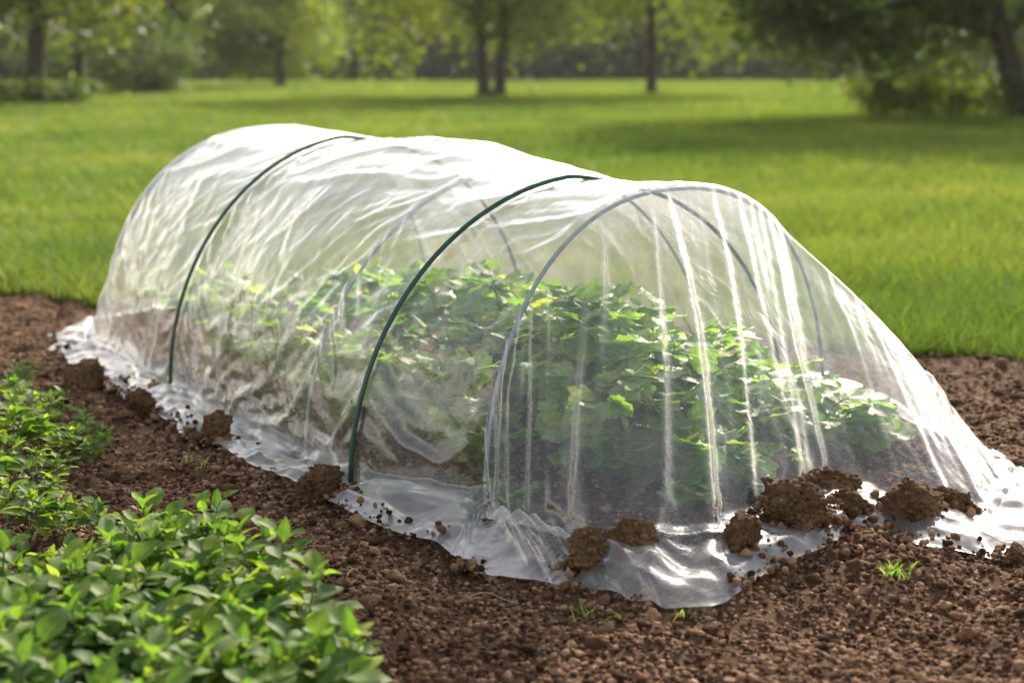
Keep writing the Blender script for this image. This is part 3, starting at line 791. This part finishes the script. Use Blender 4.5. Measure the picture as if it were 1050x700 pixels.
def crop_plant(g, H, spread, nst, leafL):
    ls, stm = MB(), MB()
    for s in range(nst):
        yaw = g.uniform(0, 2 * np.pi); out = spread * math.sqrt(g.uniform(.02, 1)); Hs = H * g.uniform(.55, 1.0) * (1 - .25 * out / spread)
        tt = np.linspace(0, 1, 8)[:, None]
        tip = np.array([math.cos(yaw) * out, math.sin(yaw) * out, Hs])
        P = np.concatenate([tip[:2] * tt ** 1.5, tip[2] * (1 - (1 - tt) ** 1.3)], 1) if False else np.c_[tip[0] * tt ** 1.4, tip[1] * tt ** 1.4, tip[2] * (1 - (1 - tt) ** 1.5)]
        tube_add(stm, P, np.linspace(.004, .002, 8), 5)
        nl = max(4, int(9 * Hs / .35))
        for k in range(nl):
            f = g.uniform(.25, 1.0) if k else 1.0
            b = np.array([np.interp(f, tt[:, 0], P[:, j]) for j in range(3)])
            yw = yaw + g.normal(0, 1.3); up = g.uniform(-.1, .8); pl = g.uniform(.03, .07)
            e = b + pl * np.array([math.cos(yw) * math.cos(up), math.sin(yw) * math.cos(up), math.sin(up)])
            tube_add(stm, np.array([b, (b + e) / 2 + [0, 0, .004], e]), .0015, 4)
            L = leafL * g.uniform(.65, 1.2)
            for q in (-1.0, 0, 1.0) if g.random() < .45 else (0,):
                V, F, UV = leaf(L * (1 if q == 0 else .8), L * g.uniform(.95, 1.15), 9, 7, g.uniform(.0, .25), g.uniform(.05, .45), lobes=int(g.integers(5, 8)), wave=.03, g=g)
                ls.add(place(V, e, yw + q * 1.1, up * .5 - .15 + g.normal(0, .25), g.normal(0, .35)), F, UV)
    root = thing('crop_plant', None, 'plant')
    stm.build('stem', M_stem, root); ls.build('leaves', M_crop, root)
    return root

# plants under the cover
gc = np.random.default_rng(21)
axis0 = np.array([.42, 3.86]); axd = np.array([-.545, .838]); perp = np.array([.838, .545])
CP = []   # along, across, height, spread, stems
for s, c, H, sp, ns in (
    (.02, -.46, .26, .17, 12), (-.24, .0, .26, .16, 13), (-.02, -.20, .40, .20, 16), (.06, .06, .42, .22, 18), (.08, .36, .32, .20, 16), (.02, .62, .24, .17, 13), (-.16, .10, .24, .16, 12), (-.14, -.08, .20, .14, 10), (.10, .82, .18, .14, 10),
    (-.30, -.16, .22, .12, 10), (-.36, .06, .18, .11, 9), (-.22, .24, .22, .13, 10),
    (.34, -.38, .46, .22, 17), (.38, -.06, .55, .24, 20), (.36, .26, .46, .22, 18), (.30, .54, .33, .19, 15), (.34, .78, .20, .15, 10),
    (.74, -.36, .46, .24, 17), (.78, .0, .48, .24, 17), (.74, .34, .40, .22, 14), (.70, .62, .28, .18, 10),
    (1.15, -.36, .42, .24, 15), (1.2, .05, .44, .24, 14), (1.15, .42, .34, .2, 11), (1.6, -.36, .42, .24, 14), (1.65, .05, .42, .22, 12), (2.1, -.34, .38, .22, 12), (2.2, .1, .38, .22, 11), (2.6, -.3, .34, .2, 10)):
    p = axis0 + axd * s + perp * c
    o = crop_plant(gc, H, sp, ns, .078)
    o.location = (p[0], p[1], float(soil_z(np.array([p[0]]), np.array([p[1]]))[0]) - .005)
    allv = np.concatenate([np.array([v.co[:] for v in ch.data.vertices]) for ch in o.children])
    for sc_ in (1, .92, .85, .78, .7, .62, .54, .46, .4):
        q = allv * sc_ + np.array(o.location)
        if (q[:, 2] < film_top(q[:, 0], q[:, 1]) - .03).mean() > .9995: break
    o.scale = (sc_, sc_, sc_)
    tag(o, 'leafy crop plant with rounded lobed leaves growing in the row under the plastic cover', group='crop plants under the plastic')

# front-left patch
gs = np.random.default_rng(8)
protos = [seedling('seedling_plant', gs, gs.uniform(.9, 1.2), int(gs.integers(3, 6))) for _ in range(10)]
used = [False] * 10
def put_seedling(x, y, s, label, group, name=None):
    k = int(gs.integers(0, 10)); o = protos[k]
    if used[k]: o = copy_tree(protos[k])
    used[k] = True
    o.location = (x, y, float(soil_z(np.array([x]), np.array([y]))[0]) - .004); o.rotation_euler = (gs.normal(0, .08), gs.normal(0, .08), gs.uniform(0, 6.28)); o.scale = (s, s, s)
    tag(o, label, 'plant', group)
def inpoly(x, y, P):
    c = False; j = len(P) - 1
    for i in range(len(P)):
        if (P[i][1] > y) != (P[j][1] > y) and x < (P[j][0] - P[i][0]) * (y - P[i][1]) / (P[j][1] - P[i][1]) + P[i][0]: c = not c
        j = i
    return c
PATCH = [(-300, 690), (-60, 650), (40, 630), (110, 605), (150, 585), (225, 580), (258, 612), (300, 660), (330, 710), (360, 800), (380, 900), (-300, 900)]
gp = [gnd(*p) for p in PATCH]
pts = []
tries = 0
while len(pts) < 230 and tries < 20000:
    tries += 1
    x, y = gs.uniform(-1.9, 0), gs.uniform(1.7, 3.9)
    if inpoly(x, y, gp) and all((x - a) ** 2 + (y - b) ** 2 > .062 ** 2 for a, b in pts): pts.append((x, y))
for x, y in pts:
    put_seedling(x, y, gs.uniform(.8, 1.15), 'young green plant with pointed oval leaves in the dense front left patch', 'young plants in the dense front left patch')
# looser seedlings behind it, along the left edge
for px, py, s in ((15, 470, 1.0), (40, 468, .9), (62, 475, .75), (20, 440, .9), (48, 448, .8), (-15, 455, 1.), (-30, 480, 1), (75, 462, .6), (90, 480, .5), (20, 405, .6), (28, 398, .5), (-20, 420, .8), (100, 470, .45), (8, 540, .8), (45, 520, .7), (-20, 530, .8), (75, 545, .6), (-40, 500, .9), (10, 425, .8), (60, 440, .7), (85, 450, .6), (30, 555, .8), (12, 500, .8), (35, 492, .7), (-10, 510, .9), (60, 500, .5), (65, 560, .6), (110, 462, .5), (-10, 470, 1), (100, 555, .6)):
    x, y = gnd(px, py)
    put_seedling(x, y, s, 'young green plant in the looser cluster at the left edge, behind the dense patch', 'young plants at the left edge')

# weeds in the bare soil
def weed(px, py, hgt, nb, label, seed, green=True):
    g = np.random.default_rng(seed); x, y = gnd(px, py)
    mb = MB()
    V, F, UV = blades(nb, g.normal(0, .02, nb), g.normal(0, .02, nb), np.zeros(nb), g.uniform(.6, 1.2, nb) * hgt, np.full(nb, .004), seed)
    o = mesh_obj('weed_tuft', V, F, M_seed, UV); o.location = (x, y, float(soil_z(np.array([x]), np.array([y]))[0]) + .004)
    tag(o, label, 'weed')
weed(917, 603, .045, 22, 'tiny feathery green weed on bare soil right of the hem gap', 5)
weed(590, 632, .04, 9, 'thin grass sprout at the soil edge under the front hem corner', 6)
weed(637, 638, .035, 8, 'low pale sprout just below the clod pair on the front hem', 7)
weed(200, 484, .06, 10, 'small grassy weed on the soil left of the plastic skirt', 8)
weed(705, 634, .03, 7, 'tiny yellowish sprout beside the front hem corner', 9)

def straw(px, py, L, yaw, seed, label):
    g = np.random.default_rng(seed); x, y = gnd(px, py); t = np.linspace(-.5, .5, 9)[:, None]
    P = np.c_[t * L * math.cos(yaw), t * L * math.sin(yaw), .012 + .01 * np.sin(t * 5 + seed)] + np.c_[0 * t, .01 * np.sin(t * 7 + seed), 0 * t]
    V, F = tube(P, np.linspace(.0022, .0012, 9), 6)
    o = mesh_obj('dry_stalk', V, F, M_straw); o.location = (x, y, float(soil_z(np.array([x]), np.array([y]))[0]) + .006); tag(o, label, 'dry stalk')
M_straw = bark_mat('dry_straw', (.30, .19, .09), (.52, .38, .22))
straw(500, 618, .14, .1, 2, 'long thin dry stalk on the soil in front of the plastic hem')
straw(365, 592, .09, 1.2, 3, 'short tan dry stalk on the soil right of the front plant patch')
straw(1015, 468, .16, .2, 4, 'brown dry twig lying on the soil at the right side behind the hem')
straw(860, 640, .05, .5, 6, 'small pale chip of straw on the bare front soil right of centre')
# ------------------------------------------------------------------ trees
def leaf_cards(g, C, sig, size, n):
    """n small folded leaves gathered round centres C"""
    k = g.integers(0, len(C), n); p = C[k] + g.normal(0, 1, (n, 3)) * sig[k][:, None]
    az = g.uniform(0, 2 * np.pi, n); el = g.normal(-.2, .6, n); s = size * g.uniform(.6, 1.35, n); ro = g.uniform(0, 6.28, n)
    d = np.c_[np.cos(az) * np.cos(el), np.sin(az) * np.cos(el), np.sin(el)]
    e = np.cross(d, np.c_[np.cos(ro), np.sin(ro), np.full(n, .6)]); e /= np.linalg.norm(e, axis=1)[:, None] + 1e-9
    V = np.stack([p, p + d * s[:, None] * .5 + e * s[:, None] * .33, p + d * s[:, None], p + d * s[:, None] * .5 - e * s[:, None] * .33], 1).reshape(-1, 3)
    F = np.arange(n * 4).reshape(-1, 4)
    base = g.normal(0, 11, len(C))
    r = np.floor(np.clip(32 + base[k] + g.normal(0, 9, n), 0, 63))
    return V, F, np.c_[np.repeat(r + .5, 4), np.tile([0, .5, 1, .5], n)]

def make_tree(name, label, x, y, trunks, cr_c, cr_r, ncl, nleaf, lsize, seed, mat, bark, group=None, low=None, kind_cat='tree', clsig=.16):
    """trunks: list of (dx, dy, lean_x, lean_y, height, radius); crown ellipsoid centre/radii relative to the base"""
    g = np.random.default_rng(seed)
    root = thing(name, label, kind_cat, (x, y, float(lawn_z(np.array([x]), np.array([y]))[0]) - .02), group=group)
    tm = MB()
    C = g.normal(0, 1, (ncl, 3)); C /= np.linalg.norm(C, axis=1)[:, None]
    C = C * g.uniform(.35, 1.0, (ncl, 1)) ** .5 * np.array(cr_r) + np.array(cr_c)
    if low:
        C = np.concatenate([C, np.array(low, float)])
    C = C[C[:, 2] > .5]
    tops = []
    for dx, dy, lx_, ly_, h, r in trunks:
        t = np.linspace(0, 1, 14)[:, None]
        wob = np.c_[np.sin(t * 5 + seed) * .06 * h * .15, np.cos(t * 4 + seed) * .06 * h * .15, t * 0]
        P = np.array([dx, dy, 0]) + np.c_[lx_ * t, ly_ * t, h * t] + wob * t
        rad = r * (1 - .65 * t[:, 0]) + r * .4 * np.exp(-t[:, 0] * h / .3)
        tube_add(tm, P, rad, 12); tops.append((P, rad))
    for i in range(len(C)):
        P, rad = tops[i % len(tops)]
        j = int(np.clip(np.searchsorted(P[:, 2], C[i, 2] * .62), 4, 13)); b = P[j]
        if i < 26 or i % 3 == 0:
            t = np.linspace(0, 1, 7)[:, None]; q = b * (1 - t) + C[i] * t + np.array([0, 0, .12]) * np.linalg.norm(C[i] - b) * np.sin(t * np.pi)
            q = q + g.normal(0, .03, q.shape) * np.linalg.norm(C[i] - b) * np.sin(t * np.pi)
            tube_add(tm, q, np.linspace(rad[j] * .42, .012, 7), 6)
    tm.build('trunk', bark, root)
    sig = np.full(len(C), np.mean(cr_r) * clsig) * g.uniform(.7, 1.3, len(C))
    V, F, UV = leaf_cards(g, C, sig, lsize, nleaf)
    mesh_obj('crown', V, F, mat, UV, root, smooth=False)
    return root

# two field trees
make_tree('field_tree', 'tree with two trunks from one base standing alone in the middle of the lawn', -.72, 53, [(-.27, 0, -.5, 0, 6.5, .24), (.24, .15, .55, .3, 7, .22)],
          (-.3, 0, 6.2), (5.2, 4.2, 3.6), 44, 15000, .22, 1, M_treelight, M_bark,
          low=[(-4.2, 0, 2.6), (-3.3, .5, 2.9), (-3.8, -.5, 2.0), (-2.2, 0, 3.1), (1.5, .2, 3.2), (2.4, -.4, 3.0), (-3, 0, 3.5), (0.5, -1, 3.4), (1.2, 0, 2.5)])
make_tree('field_tree', 'slim single trunk tree standing alone right of the double trunk tree', 5.7, 59, [(0, 0, -.15, 0, 8, .21)],
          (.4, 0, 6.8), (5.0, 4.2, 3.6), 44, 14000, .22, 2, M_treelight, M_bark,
          low=[(1.6, 0, 3.0), (2.6, .5, 3.4), (3.4, 0, 3.1), (-1.2, 0, 3.5), (-2.4, 0, 3.2), (2.2, -.6, 2.6)])
# left group
make_tree('leaning_tree', 'dark thick leaning trunk of the leafy tree at the left edge of the lawn', -14.9, 45, [(0, 0, .9, 0, 8, .30)],
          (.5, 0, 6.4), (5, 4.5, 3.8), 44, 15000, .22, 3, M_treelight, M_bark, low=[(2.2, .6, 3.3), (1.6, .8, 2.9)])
make_tree('leaning_tree', 'darkest tree trunk cut off by the left side of the picture', -16.6, 44, [(0, 0, -.4, 0, 8, .36)],
          (-1, 0, 6), (4.5, 4, 3.6), 44, 13000, .22, 4, M_treeleaf, M_bark, low=[(1.0, 1.2, 3.4)])
make_tree('leaning_tree', 'thin tree leaning right behind the thick dark trunk at left', -19.0, 62, [(0, 0, 2.2, 0, 7.5, .3)],
          (2, 0, 6.5), (5, 4, 4), 40, 11000, .26, 5, M_treeleaf, M_bark, low=[(2, 0, 3), (3.5, 0, 3.4)])
make_tree('pale_trunk_tree', 'tree with a straight pale grey trunk far behind the left lawn', -21.5, 88, [(0, 0, 0, 0, 9, .30)],
          (0, 0, 8.5), (5.5, 5, 4), 40, 10000, .3, 6, M_treeleaf, M_palebark, low=[(2, 1, 4.4), (-2, 1, 4.2)])
make_tree('field_tree', 'yellow green low branching tree at the far lawn edge right of the pale trunk', -13.5, 84, [(0, 0, .2, 0, 7, .3)],
          (0, 0, 5.2), (4.6, 4, 4.2), 50, 15000, .28, 7, M_treelight, M_bark, low=[(-1.5, 0, 1.6), (1.2, 0, 1.4), (2.8, 0, 2.2), (-3, 0, 2.4)])
# right tree with shrubs
make_tree('leaning_tree', 'big dark tree leaning left over the shrubs at the right edge', 11.3, 31.5, [(0, 0, -2.2, 0, 6, .30)],
          (-2.2, .5, 4.6), (5.6, 3.6, 3.0), 80, 42000, .16, 8, M_treeleaf, M_bark,
          low=[(-2.2, 0, 2.0), (-3.2, .3, 1.9), (-1.2, .6, 1.8), (-4.2, 0, 2.3), (-5.0, 0, 2.6), (.2, .8, 1.9), (-2.8, 1.2, 1.4), (-1.6, -.3, 2.3), (.8, 0, 2.2), (-3.6, 1, 2.1), (-4.6, .6, 1.9), (-5.6, .4, 2.3), (-6.2, .5, 2.8), (-4.0, 1.2, 2.6), (-5.2, 1, 3.0)], clsig=.12)
def shrub(label, x, y, rad, h, n, size, seed, mat=M_treeleaf):
    g = np.random.default_rng(seed); root = thing('shrub', label, 'shrub', (x, y, 0))
    C = np.c_[g.uniform(-rad, rad, 16), g.uniform(-rad * .6, rad * .6, 16), g.uniform(.1, h, 16) ** 1.1]
    sm_ = MB()
    for c in C: tube_add(sm_, np.array([[c[0] * .2, c[1] * .2, 0], c * [.7, .7, .6], c]), np.array([.02, .012, .005]), 5)
    sm_.build('stem', M_bark, root)
    V, F, UV = leaf_cards(g, C, np.full(len(C), rad * .2), size, n); V[:, 2] = np.abs(V[:, 2])
    mesh_obj('leaves', V, F, mat, UV, root, smooth=False)
shrub('low bushy shrub at the left end of the undergrowth beneath the leaning right tree', 8.3, 32, .8, .9, 2200, .10, 1, M_treelight)
shrub('middle shrub of the undergrowth beneath the leaning right tree', 9.6, 31.6, .9, .8, 2400, .10, 2, M_treelight)
shrub('shrub round the trunk foot of the leaning right tree', 11.2, 31.2, 1.0, .9, 2600, .10, 3)
shrub('rough shrub round the foot of the thick dark trunk at left', -14.4, 44, 1.2, .5, 2600, .12, 4)
shrub('rough shrub at the far left beside the darkest trunk', -16.6, 43, 1.2, .6, 2600, .12, 5)
shrub('grey green shrub between the left trunks and the pale trunk', -16.5, 63, 2.2, 1.6, 5000, .18, 6)

# far wood: one mass
gf = np.random.default_rng(77)
C = []; S = []
for i in range(760):
    a = gf.uniform(-1, 1); x = a * 120; y = 130 + 26 * gf.random() - 22 * (abs(a) ** 2) * (1 if x < 0 else 1.2)
    rr = gf.uniform(1.4, 3.0); z = gf.uniform(.5, 8.5)
    C.append((x, y, z)); S.append(rr * .5)
for i in range(330):
    x = gf.uniform(-120, 120); C.append((x, 127 + 8 * gf.random() - 20 * (x / 120) ** 2, gf.uniform(.1, 1.7))); S.append(gf.uniform(.7, 1.2))
for x in np.linspace(-16, 34, 40):
    for z in (1.5, 4.5, 7.5): C.append((x + gf.normal(0, 1), 142 + gf.normal(0, 4), z + gf.normal(0, .8))); S.append(1.5)
V, F, UV = leaf_cards(gf, np.array(C), np.array(S), .75, 300000); V[:, 2] = np.abs(V[:, 2])
fw = mesh_obj('far_wood', V, F, M_far, UV, smooth=False); tag(fw, 'hazy dark green wood along the far end of the lawn', 'wood', kind='stuff')

# make label/category right on plants built without
for o in list(bpy.data.objects):
    if o.parent is None and o.type == 'EMPTY' and 'label' not in o: o['label'] = 'young green plant'

# hazy summer air: one closed box round the whole scene
hm, hn, hl = new_mat('haze_air')
pv = N(hn, 'ShaderNodeVolumePrincipled'); pv.inputs['Color'].default_value = (.93, .95, 1, 1); pv.inputs['Density'].default_value = .00022; pv.inputs['Anisotropy'].default_value = .35
ho = N(hn, 'ShaderNodeOutputMaterial'); hl.new(pv.outputs[0], ho.inputs['Volume'])
a, b, c, d, e, f = -560, 560, -120, 680, -1.6, 24
HV = [(x, y, z) for z in (e, f) for x, y in ((a, c), (b, c), (b, d), (a, d))]
tag(mesh_obj('haze', HV, [(0, 3, 2, 1), (4, 5, 6, 7), (0, 1, 5, 4), (1, 2, 6, 5), (2, 3, 7, 6), (3, 0, 4, 7)], hm, smooth=False), 'thin summer haze in the air over the lawn and garden', 'haze', kind='stuff')
